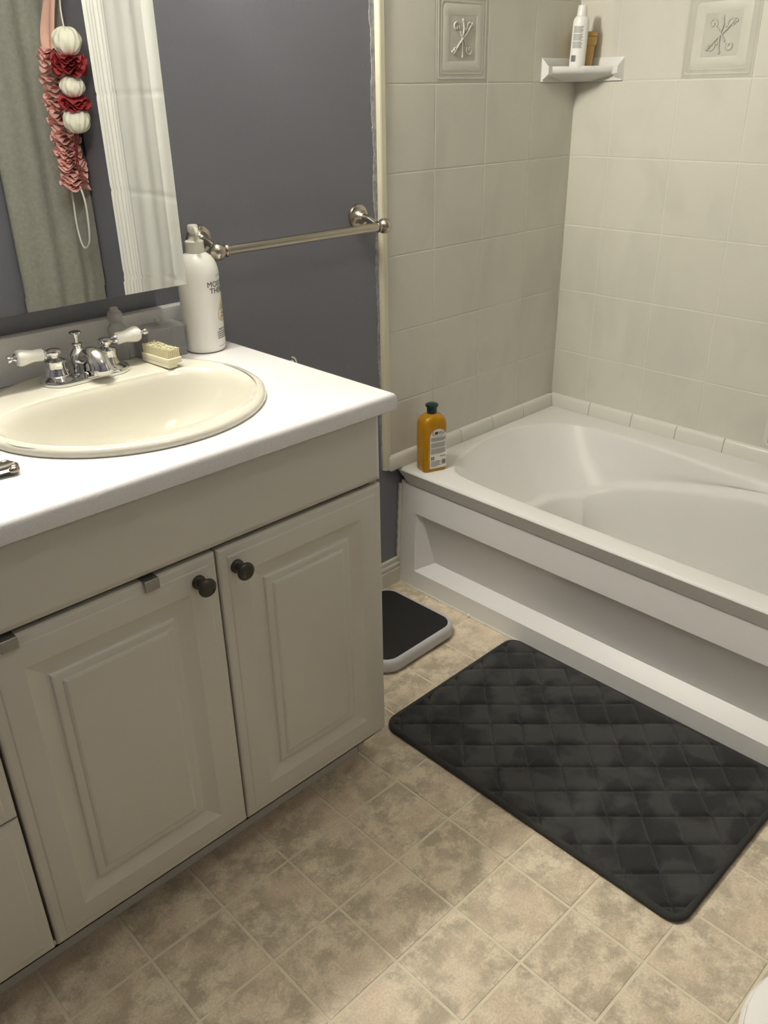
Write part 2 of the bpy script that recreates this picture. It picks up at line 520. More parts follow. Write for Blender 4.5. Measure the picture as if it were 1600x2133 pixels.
# rounded curb tiles around the rim of the tub
cbk = [(.0078, .397), (-.0108, .397), (-.0114, .400), (-.0080, .425), (-.006, .431), (-.003, .435), (.0078, .4368)]
curb = mesh_obj('trim_2', join(loft([[(x, y, z) for y, z in cbk] for x in (-.804, -.0005)], True, True), loft([[(y, p, z) for y, z in cbk] for p in (-.013, -TUBL)], True, True)), M['caulk'], None, False)
curb['kind'] = 'structure'
cp = [(.0075, .3955), (-.0135, .3955), (-.0145, .400), (-.011, .426), (-.009, .433), (-.005, .4375), (.0, .4395), (.0075, .4395)]
CW = .1575
bx = [-.0145, -.1763, -.3376, -.4913, -.649, -.806]
for a, b in zip(bx[:-1], bx[1:]):
    lo = .3955 if b > -.76 else .398
    mesh_obj('curb_tile', loft([[(x, y * k - .0002, z) for y, z in cp] for x, k in ((a - .0007, .8), (a - .0016, 1), (b + .0016, 1), (b + .0007, .8))], True, True), M['curb'], curb)
by = [-.003, -.162] + [-.3225 - CW * k for k in range(9)]
for a, b in zip(by[:-1], by[1:]):
    if -b > TUBL: break
    mesh_obj('curb_tile', loft([[(y * k - .0002, p, z) for y, z in cp] for p, k in ((a - .0007, .8), (a - .0016, 1), (b + .0016, 1), (b + .0007, .8))], True, True), M['curb'], curb)

# ================================================================== BATHTUB
tub = thing('bathtub', 'white acrylic bathtub with a panelled front along the tiled wall', 'bathtub', (-.38, -TUBL / 2, 0))
key = [(-.690, -.250), (-.6667, -.1455), (-.5768, -.0931), (-.4522, -.062), (-.3456, -.0560), (-.2717, -.0640), (-.1895, -.1024), (-.128, -.165), (-.105, -.250), (-.104, -.36),
       (-.112, -.50), (-.126, -.68), (-.138, -.85), (-.145, -1.05), (-.150, -1.25), (-.165, -1.42), (-.215, -1.54), (-.31, -1.60), (-.42, -1.615), (-.54, -1.60), (-.64, -1.53), (-.685, -1.42), (-.695, -1.25), (-.697, -1.0), (-.697, -.7), (-.696, -.45)]
S0 = [(p.x, p.y) for p in spline([(a, b, 0) for a, b in key], 9, True)]
SX0, SX1, SY0, SY1 = -.766, -.0015, -TUBL, -.001
def cast(p, x0, x1, y0, y1):
    cx, cy = -.40, -.84
    dx, dy = p[0] - cx, p[1] - cy
    t = min([((x1 if dx > 0 else x0) - cx) / dx if abs(dx) > 1e-9 else 1e9, ((y1 if dy > 0 else y0) - cy) / dy if abs(dy) > 1e-9 else 1e9])
    return (cx + dx * t, cy + dy * t)
def outer(i):
    q = [cast(p, SX0 + i, SX1 - i, SY0 + i, SY1 - i) for p in S0]
    for c in ((SX0 + i, SY0 + i), (SX1 - i, SY0 + i), (SX0 + i, SY1 - i), (SX1 - i, SY1 - i)):
        k = min(range(len(q)), key=lambda j: (q[j][0] - c[0]) ** 2 + (q[j][1] - c[1]) ** 2)
        q[k] = c
    return q
def inward(p, fr, ex=0):
    sx, sy = -.40, min(-.50, max(-1.18, p[1]))
    dx, dy = sx - p[0], sy - p[1]
    L = math.hypot(dx, dy)
    return (p[0] + dx * fr - dx / L * ex, p[1] + dy * fr - dy / L * ex)
def crease(p):
    a = min(1, max(0, (-p[1] - .17) / .66)) if p[1] > -1.2 else min(1, max(0, (p[1] + 1.62) / .42))
    return .220 + .140 * a, .31 * (1 - a) ** 2.2 + .055
def ring_at(f):
    out = []
    for p in S0:
        zc, fc = crease(p)
        out.append(f(p, zc, fc))
    return out
rim = [[(x, y, .3425) for x, y in outer(.0205)], [(x, y, .3432) for x, y in outer(.0175)], [(x, y, .387) for x, y in outer(.0004)], [(x, y, .3915) for x, y in outer(.0025)], [(x, y, .3945) for x, y in outer(.007)], [(x, y, .3955) for x, y in outer(.012)]]
rim += [[(*inward(p, 0, .016), .3955) for p in S0]]
bas = [[(*inward(p, 0, .012), .3952) for p in S0], [(*inward(p, 0, .004), .3925) for p in S0], [(*inward(p, .012), .383) for p in S0],
       ring_at(lambda p, z, f: (*inward(p, .012 + (f - .012) * .5), .383 + (z - .383) * .55)),
       ring_at(lambda p, z, f: (*inward(p, f - .035), z + .012)),
       ring_at(lambda p, z, f: (*inward(p, f), z)),
       ring_at(lambda p, z, f: (*inward(p, f + .055), z - .006)),
       ring_at(lambda p, z, f: (*inward(p, f + .085), z - .028)),
       ring_at(lambda p, z, f: (*inward(p, f + .12), z * .55 + .035)),
       ring_at(lambda p, z, f: (*inward(p, f + .16), .070)),
       ring_at(lambda p, z, f: (*inward(p, f + .22), .052)),
       ring_at(lambda p, z, f: (*inward(p, .72), .049)), [(*inward(p, .98), .047) for p in S0]]
mesh_obj('shell', loft(rim + smooth_loops(bas, 4), False, True), M['tub'], tub, True)
# front panel with a sunken field that leans inwards towards the floor
def yz(x, y0, y1, z0, z1): return [(x, y0, z0), (x, y1, z0), (x, y1, z1), (x, y0, z1)]
def yzs(xb, xt, y0b, y1b, y0t, y1t, z0, z1): return [(xb, y0b, z0), (xb, y1b, z0), (xt, y1t, z1), (xt, y0t, z1)]
AX = -.7585
E0, E1 = -TUBL + .002, .004
ap = loft([yz(-.700, E0, E1, .001, .346), yzs(-.7640, -.7445, E0, E1, E0, E1, .001, .346), yzs(-.7615, -.7560, -TUBL + .06, -.064, -TUBL + .06, -.064, .060, .2575),
           yzs(-.7570, -.7515, -TUBL + .062, -.0665, -TUBL + .061, -.0655, .0625, .2560),
           yzs(-.7240, -.7430, -TUBL + .105, -.108, -TUBL + .07, -.074, .088, .2515), yzs(-.7200, -.7415, -TUBL + .11, -.113, -TUBL + .075, -.079, .091, .249)], True, True)
mesh_obj('front_panel', ap, M['apron'], tub, True, auto=25)
mesh_obj('caulk_line', tube([(AX - .0055, -.002 - .03 * k, .0012 + .0008 * sin(k * 1.7)) for k in range(56)], .0042, 6), M['caulk'], tub)
mesh_obj('caulk_line', tube([(-.7640 + .00056 * k + .0012 * sin(k * 2.1), .0030, .086 + .0108 * k) for k in range(24)], .0060, 6), M['caulk'], tub)
mesh_obj('drain', lathe([(.001, .0525), (.030, .0525), (.033, .050), (.033, .047)], (-.40, -1.25, 0), 24), M['chrome'], tub)

# ================================================================== VANITY
van = thing('vanity_cabinet', 'cream vanity cabinet with raised panel doors below the white countertop', 'cabinet', (-1.95, -.28, 0))
VX0, VX1 = -2.545, -1.3635
YD = -.562
def cab_part(nm, vf, m=M['cab'], par=van, sm=True, auto=30): return mesh_obj(nm, vf, m, par, sm, auto=auto)
cab_part('carcass', join(box(VX1 - .018, VX1, -.543, .006, .094, .866), box(VX1 - .018, VX1, -.482, .006, .0, .094), box(VX0, VX0 + .018, -.543, .006, .094, .866), box(VX0, VX0 + .018, -.482, .006, .0, .094),
    box(VX0 + .018, VX1 - .018, -.543, -.525, .094, .112), box(VX0 + .018, VX1 - .018, -.543, .006, .094, .100), box(VX0 + .018, VX1 - .018, -.02, .006, .1, .866)), sm=False)
cab_part('toe_kick', box(VX0 + .02, VX1 - .02, -.482, -.470, .0, .094), sm=False)
cab_part('face_frame', join(box(VX0 + .018, VX1 - .018, -.543, -.528, .704, .740), box(-2.152, -2.122, -.5428, -.529, .112, .704), box(-1.757, -1.727, -.5428, -.529, .112, .704)), M['cab_shade'], sm=False)
PR = [(0, -.5435), (0, -.5545), (.0015, -.5575), (.005, -.5590), (.0165, -.5600), (.0185, -.5615), (.021, YD)]
def slab(x0, x1, z0, z1, extra=()):
    return loft(frame_loops(x0, x1, z0, z1, PR + list(extra)), True, True)
raised = [(.056, YD), (.058, -.5612), (.079, -.5555), (.0835, -.5548), (.0875, -.5555), (.0905, -.5592), (.0935, -.5600), (.1035, -.5600), (.1055, -.5618), (.109, -.5634), (.113, -.5638)]
def knob(par, x, z):
    return mesh_obj('knob', lathe([(.0005, 0.0345), (.008, .034), (.0135, .0318), (.0162, .0285), (.0165, .026), (.0150, .0235), (.010, .0205), (.0068, .0175), (.0062, .012), (.0072, .008), (.0105, .0065), (.0122, .004), (.0122, .0)], (x, YD, z), 28, (0, -1, 0)), M['knob'], par)
dR = cab_part('door', slab(-1.7408, -1.3645, .1125, .717, raised), auto=12)
dL = cab_part('door', slab(-2.1335, -1.7448, .1125, .717, raised), auto=12)
knob(dR, -1.7075, .6768); knob(dL, -1.7835, .678)
top_dr = cab_part('drawer', slab(VX0 + .002, -2.1385, .4135, .717), auto=12)
bot_dr = cab_part('drawer', slab(VX0 + .002, -2.1385, .1125, .4095), auto=12)
knob(top_dr, -2.34, .565); knob(bot_dr, -2.34, .26)
cab_part('false_front', loft(frame_loops(VX0 + .002, -1.3655, .7255, .864, [(0, -.5435), (0, -.5535), (.0015, -.5575), (.007, -.5600), (.009, -.5612), (.012, YD)]), True, True), auto=12)

# countertop with a hole for the basin
CX, CY = -1.722, -.277
ctop = thing('countertop', 'white laminate countertop on the vanity with rounded front edge', 'countertop', (-1.95, -.28, .866))
N = 96
def ell(a, b, z, cx=CX, cy=CY): return [(cx + a * cos(2 * PI * i / N), cy + b * sin(2 * PI * i / N), z) for i in range(N)]
def crect(i, z):
    x0, x1, y0, y1 = -2.56 + i, -1.3425 - i, -.5845 + i, .0068
    q = []
    for p in ell(1, 1, 0):
        dx, dy = p[0] - CX, p[1] - CY
        t = min(((x1 if dx > 0 else x0) - CX) / dx if abs(dx) > 1e-9 else 1e9, ((y1 if dy > 0 else y0) - CY) / dy if abs(dy) > 1e-9 else 1e9)
        q.append([CX + dx * t, CY + dy * t, z])
    for c in ((x0, y0), (x1, y0), (x0, y1), (x1, y1)):
        k = min(range(N), key=lambda j: (q[j][0] - c[0]) ** 2 + (q[j][1] - c[1]) ** 2)
        q[k] = [c[0], c[1], z]
    return [tuple(p) for p in q]
mesh_obj('slab', loft([ell(.232, .228, .8665), crect(.003, .8665), crect(0, .869), crect(0, .889), crect(.0015, .8945), crect(.0045, .8983), crect(.009, .900), ell(.232, .228, .900), ell(.232, .228, .8665)]), M['counter'], ctop, True, auto=50)
mesh_obj('backsplash', box(-2.56, -1.375, -.020, .0072, .9003, .991, .004), M['counter'], ctop)

# basin
sink = thing('sink', 'bone oval drop in basin set in the white countertop', 'sink', (CX, CY, .9))
def dsh(k, z, ex=0.0):
    """bowl outline: flat at the back, round at the front"""
    out = []
    for i in range(N):
        t = 2 * PI * i / N
        c, s = cos(t), sin(t)
        if s >= 0:
            x = (.226) * math.copysign(abs(c) ** .62, c); y = .140 * s ** .62
        else:
            x = .226 * math.copysign(abs(c) ** .95, c); y = -.148 * (-s) ** .95
        L = math.hypot(x, y)
        out.append((CX + x * k + x / L * ex, -.324 + y * k + y / L * ex, z))
    return out
rimL = [ell(.2505, .2465, .9005), ell(.2525, .2485, .904), ell(.2515, .2475, .910), ell(.246, .242, .9145), ell(.237, .233, .9155)]
inner = [[tuple(a + (b - a) * .45 for a, b in zip(p, q)) for p, q in zip(ell(.237, .233, .9155), dsh(1, .9140, .016))], dsh(1, .9135, .013), dsh(1, .910, .003), dsh(.965, .897), dsh(.90, .868), dsh(.80, .832), dsh(.62, .799), dsh(.36, .783), dsh(.10, .777)]
mesh_obj('bowl', loft(rimL + smooth_loops(inner, 3), False, False), M['sink'], sink, True, auto=60)
mesh_obj('drain', lathe([(.001, .7795), (.022, .779), (.0255, .7765), (.0255, .771)], (CX, -.324, 0), 24), M['chrome'], sink)

# ================================================================== FAUCET
FX, FY, FZ = -1.7115, -.1050, .9155
fau = thing('faucet', 'chrome two handle faucet with white porcelain levers on the basin', 'faucet', (FX, FY, FZ))
def fp(nm, vf, m=M['chrome'], par=fau): return mesh_obj(nm, vf, m, par, True, auto=35)
def stad(a, b, z): return [(FX + x, FY - .006 + y, z) for x, y in rrect(-a, a, -b, b, b * .999, 10)]
fp('base_plate', loft([stad(.0855, .0385, FZ - .002), stad(.0870, .0400, FZ + .001), stad(.0870, .0400, FZ + .006), stad(.0855, .0385, FZ + .0085), stad(.0800, .0330, FZ + .0100), stad(.0740, .0265, FZ + .0135), stad(.068, .020, FZ + .0145)], True, True))
for sg, ang in ((-1, math.radians(183)), (1, math.radians(-4))):
    hx = FX + sg * .0515
    h = fp('handle', lathe([(.0225, FZ + .009), (.0235, FZ + .012), (.0220, FZ + .017), (.0195, FZ + .024), (.0188, FZ + .034), (.0200, FZ + .038), (.0195, FZ + .041), (.013, FZ + .0435), (.0085, FZ + .046), (.0085, FZ + .049), (.0125, FZ + .051), (.0138, FZ + .0555), (.0125, FZ + .060), (.0075, FZ + .0625), (.0005, FZ + .063)], (hx, FY, 0), 28))
    d = Vector((cos(ang), sin(ang), .06)).normalized()
    p0 = Vector((hx, FY, FZ + .0545))
    fp('lever_collar', lathe([(.004, .009), (.006, .012), (.0085, .0165), (.0105, .0195), (.0105, .0212), (.009, .0225)], p0, 20, d), M['chrome'], h)
    o = fp('lever', lathe([(.0085, .0215), (.0112, .0225), (.0118, .026), (.0112, .034), (.0113, .042), (.0135, .052), (.0152, .060), (.0153, .065), (.0135, .070), (.009, .0722), (.004, .0722)], p0, 28, d), M['porcelain'], h)
    o['label'] = 'white porcelain lever'
    fp('finial', lathe([(.0095, .0705), (.0098, .073), (.005, .0755), (.0035, .078), (.0062, .0805), (.0072, .084), (.0060, .0875), (.001, .089)], p0, 18, d), M['chrome'], h)
# spout: bulb with the lift rod, then a short bell curving forward over the bowl
BY = FY + .010
fp('spout_body', lathe([(.0195, FZ + .010), (.0205, FZ + .013), (.0190, FZ + .018), (.0205, FZ + .024), (.0215, FZ + .031), (.0195, FZ + .040), (.0125, FZ + .047), (.0085, FZ + .0515), (.0085, FZ + .056), (.0098, FZ + .0575), (.0098, FZ + .060), (.006, FZ + .0615), (.001, FZ + .062)], (FX, BY, 0), 28))
sp = spline([(FX + .001, BY - .006, FZ + .028), (FX + .003, BY - .020, FZ + .037), (FX + .006, BY - .036, FZ + .043), (FX + .009, BY - .052, FZ + .040), (FX + .011, BY - .063, FZ + .026), (FX + .0115, BY - .065, FZ + .013)], 5)
nR = len(sp)
fp('spout', tube(sp, [.011 + .0105 * min(1, (k / (nR - 1)) * 1.15) for k in range(nR)], 20))
rod = fp('lift_rod', lathe([(.0038, FZ + .0615), (.0038, FZ + .068), (.0052, FZ + .074), (.0052, FZ + .0765), (.0105, FZ + .0785), (.0115, FZ + .0805), (.0105, FZ + .0825), (.001, FZ + .083)], (FX, BY, 0), 20))

# ================================================================== TOWEL BAR
bar = thing('towel_bar', 'brushed nickel towel bar mounted on the grey wall beside the mirror', 'towel bar', (-1.125, .008, 1.098))
BYY, BZ = -.072, 1.0965
def bp(nm, vf, par=bar): return mesh_obj(nm, vf, M['nickel'], par, True, auto=35)
for bxx in (-1.357, -.8905):
    zz_ = 1.1135
    ro = bp('rosette', lathe([(.0305, .0), (.0305, .004), (.029, .007), (.024, .0085), (.0195, .0105), (.015, .016), (.0125, .022), (.010, .026)], (bxx, .0078, zz_), 32, (0, -1, 0)))
    bp('screw', lathe([(.004, 0.006), (.004, .0092), (.001, .0095)], (bxx + .004, .0078, zz_ + .0225), 10, (0, -1, 0)), ro)
    bp('post', tube(spline([(bxx, -.015, zz_), (bxx, -.034, zz_ - .003), (bxx, -.052, zz_ - .010), (bxx, BYY, BZ)], 4), [.0100, .0095, .0088, .0082, .0078, .0075, .0073, .0072, .0072, .0072, .0075, .008, .009], 14))
bp('rail', tube([(-1.352, BYY, BZ), (-.889, BYY, BZ)], .0102, 20))
for bxx, s_ in ((-1.3625, -1), (-.8745, 1)):
    b_ = bp('end_ball', sphere((bxx, BYY, BZ), .0182, 28, 16))
    bp('collar', lathe([(.0108, .0), (.0135, .001), (.0135, .005), (.0125, .007)], (bxx - s_ * .024, BYY, BZ), 20, (s_, 0, 0)), b_)

# ================================================================== MIRROR CABINET AND LAMPS
mir = thing('wall_mirror', 'large frameless mirror over the sink on the grey wall', 'mirror', (-1.95, .008, 1.0525))
MX0, MX1, MZ0, MZ1 = -2.44, -1.474, 1.0525, 1.88
mesh_obj('body', box(MX0 + .003, MX1 - .003, -.112, .0072, MZ0 + .002, MZ1 - .002), M['white_plastic'], mir, False)
mesh_obj('mirror_glass', loft(frame_loops(MX0, MX1, MZ0, MZ1, [(0, -.1125), (0, -.1190), (.0005, -.1197), (.0255, -.1200)]), True, True), M['mirror'], mir, False)
lamp = thing('vanity_light', 'vanity light bar with round bulbs above the mirror', 'lamp', (-1.73, .008, 2.125))
mesh_obj('back_plate', box(-2.115, -1.355, -.03, .0072, 2.075, 2.175, .006), M['chrome'], lamp)
for k in range(4):
    x = -2.02 + k * .19
    mesh_obj('socket', lathe([(.034, 0), (.034, .012), (.022, .02), (.018, .058)], (x, -.030, 2.125), 20, (0, -1, 0)), M['chrome'], lamp)
    mesh_obj('bulb', sphere((x, -.130, 2.125), .047, 20, 12), M['bulb'], lamp)
cl = thing('ceiling_light', 'round ceiling light in the middle of the room', 'lamp', (-1.55, -1.35, ZC))
mesh_obj('pan', lathe([(.16, ZC - .001), (.165, ZC - .02), (.15, ZC - .03)], (-1.55, -1.35, 0), 32), M['white_plastic'], cl)
mesh_obj('glass_dome', lathe([(.148, ZC - .0305), (.135, ZC - .06), (.09, ZC - .085), (.03, ZC - .095), (.001, ZC - .096)], (-1.55, -1.35, 0), 32), M['ceil_lamp'], cl)

# ================================================================== THINGS ON THE COUNTER
# lotion pump bottle
LX, LY, LR, L0 = -1.418, -.0735, .0432, .9003
lot = thing('lotion_bottle', 'large white lotion pump bottle standing behind the sink beside the mirror', 'bottle', (LX, LY, L0))
body = mesh_obj('body', lathe([(.001, L0 + .001), (.036, L0), (.0405, L0 + .002), (.0428, L0 + .008), (LR, L0 + .014), (LR, L0 + .160), (.0425, L0 + .168), (.0405, L0 + .177), (.0365, L0 + .187), (.0305, L0 + .195), (.0235, L0 + .2005), (.0185, L0 + .2025), (.0185, L0 + .206)], (LX, LY, 0), 48), M['white_plastic'], lot)
mesh_obj('collar', lathe([(.0185, L0 + .203), (.0192, L0 + .2035), (.0192, L0 + .2245), (.0175, L0 + .2262), (.0125, L0 + .2275), (.0105, L0 + .231), (.0090, L0 + .235)], (LX, LY, 0), 36), M['pump'], lot)
mesh_obj('pump_head', join(lathe([(.0055, L0 + .234), (.0055, L0 + .241), (.0098, L0 + .2425), (.0110, L0 + .2455), (.0108, L0 + .2545), (.009, L0 + .2570), (.001, L0 + .2575)], (LX, LY, 0), 28),
    tube([(LX, LY - .004, L0 + .2495), (LX - .004, LY - .016, L0 + .2495), (LX - .008, LY - .026, L0 + .2465), (LX - .0085, LY - .029, L0 + .2425)], [.0055, .005, .0045, .004], 12)), M['pump'], lot)
LA = math.radians(-50)
def wrap(vf, zc, r=LR + .0003, da=0.0):
    out = []
    for x, y, d in vf[0]:
        a = LA + da + x / LR
        out.append((LX + (r + max(d, 0)) * cos(a), LY + (r + max(d, 0)) * sin(a), L0 + zc + y))
    return out, vf[1]
def ltext(nm, vf, zc, m): return mesh_obj(nm, wrap(vf, zc), m, body, False)
ltext('brand_text', text_vf('A V O N', .0066), .1580, M['ink_grey'])
ltext('title_text', join(text_vf('MOISTURE', .0160), xf(text_vf('THERAPY', .0160), Matrix.Translation((.001, -.0132, 0)))), .1415, M['ink'])
dv = [(0, .026, .0001)] + [(.0005 + .023 * sin(t) * (.5 - .5 * cos(t)) ** .55, .026 - .050 * (.5 - .5 * cos(t)) ** .8, .0001) for t in [PI * k / 20 for k in range(1, 21)]]
dvl = dv + [(-x, y, d) for x, y, d in dv[-2:0:-1]]
cen = (0, -.006, .0001)
ltext('drop_print', ([cen] + dvl, [(0, 1 + i, 1 + (i + 1) % len(dvl)) for i in range(len(dvl))]), .086, M['drop'])
ltext('drop_text', join(xf(text_vf('calming', .0052, .0003), Matrix.Translation((0, -.006, .0002))), xf(text_vf('moisture', .0052, .0003), Matrix.Translation((0, -.0125, .0002))),
     xf(loft([[(.003 * cos(2 * PI * k / 10) * s, .0065 * sin(2 * PI * k / 10) * s, 0.0003) for k in range(10)] for s in (1, .01)]), Matrix.Translation((0, .006, 0)))), .086, M['ink_grey'])
ltext('small_text', join(text_vf('BODY LOTION', .0058), *[rect2(-.0245, .0245 - .004 * (k % 2), -.006 - .0042 * k, -.0046 - .0042 * k, 8) for k in range(4)]), .0475, M['ink'])
ltext('volume_text', rect2(-.024, .020, -.0005, .0005, 8), .0125, M['ink_grey'])

# nail brush, bristles up
nbx = thing('nail_brush', 'cream nail brush lying bristles up on the rim of the basin', 'brush', (-1.567, -.142, .9152))
nm_ = Matrix.Translation((-1.5668, -.1475, .9158)) @ Matrix.Rotation(math.radians(4), 4, 'Z')
def nb(nm, vf, m): return mesh_obj(nm, xf(vf, nm_), m, nbx, True, auto=30)
nb('handle', join(box(-.0165, .0165, -.045, .045, .0075, .0185, .0012, 1), box(-.0165, .0045, -.0448, .0448, .0, .0080, .0012, 1)), M['cream_plastic'])
tufts = []
for i in range(7):
    for j in range(20):
        x, y = -.0125 + i * .0042, -.040 + j * .0042
        tufts.append(box(x - .0016, x + .0016, y - .0016, y + .0016, .0184, .0355 + random.uniform(-.0014, .0014)))
b_ = nb('bristles', join(*tufts), M['bristle']); b_['kind'] = 'stuff'

# clear box with a knobbed lid, and a clear pump bottle behind the faucet
ab = thing('acrylic_box', 'small clear acrylic box with knobbed lid between faucet and lotion bottle', 'box', (-1.51, -.0495, .9003))
AX0, AX1, AY0, AY1, AZ0 = -1.556, -1.4665, -.0790, -.0215, .9004
mesh_obj('tray', join(box(AX0, AX1, AY0, AY0 + .003, AZ0, .962), box(AX0, AX1, AY1 - .003, AY1, AZ0, .962), box(AX0, AX0 + .003, AY0 + .003, AY1 - .003, AZ0, .962), box(AX1 - .003, AX1, AY0 + .003, AY1 - .003, AZ0, .962), box(AX0 + .003, AX1 - .003, AY0 + .003, AY1 - .003, AZ0, AZ0 + .003)), M['acrylic'], ab, False)
lid = mesh_obj('lid', box(AX0 - .002, AX1 + .002, AY0 - .002, AY1 + .001, .9622, .9662, .0015, 1), M['acrylic'], ab, False)
mesh_obj('lid_knob', sphere((-1.512, -.050, .9740), .0082, 18, 12), M['frosted'], lid)
cb = thing('clear_bottle', 'small clear bottle with pale cap against the backsplash behind the faucet', 'bottle', (-1.602, -.047, .9003))
mesh_obj('body', lathe([(.001, .9006), (.017, .9005), (.0188, .904), (.0188, .972), (.0165, .980), (.0120, .985), (.0105, .990)], (-1.602, -.0455, 0), 28), M['acrylic'], cb)
mesh_obj('cap', lathe([(.0128, .9885), (.0145, .990), (.0145, 1.005), (.0125, 1.0085), (.0085, 1.012), (.0075, 1.0175), (.001, 1.018)], (-1.602, -.0455, 0), 28), M['frosted'], cb)

# scalloped end of a metal handle at the left edge of the picture
mh = thing('metal_handle', 'shiny pewter handle with scalloped end lying on the counter before the sink', 'utensil', (-2.06, -.43, .9003))
hl = []
for k in range(15):
    t = k / 14
    x = -1.9855 - .17 * t
    wv = .0055 + .0135 * max(0, 1 - t * 3.2) ** .6 + .002 * t
    if k == 0: wv = .011
    yc = -.4265 - .01 * t
    pr = []
    for i in range(16):
        a = 2 * PI * i / 16
        ridg = 1 + (.10 * cos(8 * a) if t < .3 else 0)
        pr.append((x, yc + wv * cos(a) * ridg, .9003 + .0078 + .0060 * sin(a) * ridg + .004 * max(0, .25 - t)))
    hl.append(pr)
mesh_obj('shaft', loft(hl, True, True), M['pewter'], mh)
for k in range(5):
    a = (-2 + k) * .42
    mesh_obj('scallop', sphere((-1.9850 - .006 * abs(a), -.4265 + .0185 * sin(a) / .8, .9080), .0058, 12, 8, (1.5, .85, .95)), M['pewter'], mh)

# over-door hooks on the left cabinet door
for hx, lab in ((-1.8655, 'small grey steel hook over the left cabinet door, nearest the dark knob'), (-2.0905, 'small grey steel hook over the left cabinet door, at far left')):
    hk = thing('door_hook', lab, 'hook', (hx, YD, .717), 'steel hooks over the left door')
    a, b = hx - .0125, hx + .0125
    mesh_obj('strip', join(box(a, b, -.5655, -.5400, .7174, .7188, .0004, 1), box(a, b, -.5668, -.5652, .700, .7188, .0006, 1)), M['clip'], hk, False)
    mesh_obj('tail', box(a, b, -.5410, -.5398, .7176, .7200, .0003, 1), M['clip'], hk, False)

# white hook on the grey wall beyond the counter
wh = thing('wall_hook', 'tiny white hook on the grey wall behind the counter edge', 'hook', (-1.1275, .008, .79))
mesh_obj('back_plate', loft([[(x, y, z) for x, z in rrect(-1.1345, -1.1205, .760, .796, .006, 4)] for y in (.0078, .0052)], True, True), M['white_plastic'], wh)
mesh_obj('hook', tube(spline([(-1.1275, .005, .777), (-1.1275, -.004, .778), (-1.1275, -.011, .786), (-1.1275, -.012, .795), (-1.1290, -.009, .803), (-1.1325, -.006, .807), (-1.1360, -.005, .8065)], 5), .0019, 10), M['white_plastic'], wh)

# ================================================================== THINGS BY THE TUB
# amber shampoo bottle on the corner of the tub rim
SBX, SBY, SBZ = -.7045, -.0800, .3957
sb = thing('shampoo_bottle', 'amber shampoo bottle with dark green cap on the corner of the tub', 'bottle', (SBX, SBY, SBZ))
sm_ = Matrix.Translation((SBX, SBY, SBZ)) @ Matrix.Rotation(math.radians(-19), 4, 'Z')
def sbl(a, b, r, z): return [(x, y, z) for x, y in rrect(-a, a, -b, b, r, 7)]
KZ = .915
sb_l = [sbl(a, b, r, z * KZ) for a, b, r, z in ((.031, .022, .012, .001), (.0355, .0265, .013, .0), (.0380, .0285, .013, .004), (.0385, .0290, .0135, .012), (.0385, .0290, .0135, .146), (.0382, .0288, .0145, .158), (.0365, .0278, .017, .168), (.0325, .0255, .019, .177), (.0245, .0215, .019, .1835), (.0175, .0170, .0165, .1865), (.0130, .0130, .0128, .188), (.0125, .0125, .0123, .1915))]
sbody = mesh_obj('body', xf(loft(sb_l, True, True), sm_), M['amber'], sb, True, auto=40)
mesh_obj('cap', xf(lathe([(r * 1.07, z * KZ) for r, z in ((.0128, .1890), (.0135, .1895), (.0138, .204), (.0142, .207), (.0168, .210), (.0180, .2135), (.0172, .2165), (.0120, .2200), (.001, .2215))], (0, 0, 0), 32), sm_), M['greencap'], sb)
mesh_obj('neck', xf(lathe([(r * 1.05, z * KZ) for r, z in ((.0128, .1862), (.0132, .1875), (.0128, .1888))], (0, 0, 0), 28), sm_), M['frosted'], sb)
# label on the broad face that looks at the room (local -y)
lm_ = sm_ @ Matrix(((1, 0, 0, .006), (0, 0, -1, -.0291), (0, 1, 0, 0), (0, 0, 0, 1))) @ Matrix.Diagonal((1.2, 1.04, 1, 1))
lab_o = rrect(-.0225, .0225, .012, .118, .003, 3)
lab_pts = [(-.0225, .0125), (-.0205, .0105), (.0205, .0105), (.0225, .0125)] + [(.0225 * cos(t), .102 + .024 * sin(t)) for t in [PI * k / 16 for k in range(17)]]
lb = mesh_obj('label', xf(loft([[(x, y, .0002) for x, y in lab_pts], [(x, y, .0006) for x, y in lab_pts]], True, True), lm_), M['label'], sbody, False)
L_ = [xf(text_vf('LOVU', .0125, .0002), Matrix.Translation((0, .1145, .0009))),
      loft([[(-.0052 + .0036 * s * cos(2 * PI * k / 14), .1147 + .0039 * s * sin(2 * PI * k / 14), .0010) for k in range(14)] for s in (1, .02)])]
mesh_obj('brand_text', xf(join(*L_), lm_), M['ink'], sbody, False)
lines = []
for blk, (yt, n_) in enumerate(((.1020, 5), (.0860, 6), (.0690, 7))):
    for k in range(n_):
        y = yt - k * .0023
        lines.append(rect2(-.0195, .0195 - (.006 if k == n_ - 1 else .0015 * (k % 2)), y - .0013, y, 1, .0009))
lines.append(rect2(-.011, .011, .1062, .1072, 1, .0009))
for k in range(7): lines.append(rect2(-.0195, .003 + .003 * (k % 3) - .004 * (k == 6), .0318 - k * .0027, .0332 - k * .0027, 1, .0009))
mesh_obj('small_text', xf(join(*lines), lm_), M['ink_grey'], sbody, False)['kind'] = 'stuff'
sym = [rect2(-.0190, -.0105, .0365, .0455, 1, .0009)]
for k in range(13): sym.append(rect2(.0105 + .00075 * k, .0105 + .00075 * k + .0003 + .0003 * (k * 7 % 3 == 0), .0200, .0345, 1, .0009))
for x in (.0075, .0125, .0178): sym.append(([(x - .0019, .0455, .0009), (x, .0433, .0009), (x + .0019, .0455, .0009), (x, .0477, .0009)], [(0, 1, 2, 3)]))
mesh_obj('symbols', xf(join(*sym), lm_), M['ink'], sbody, False)
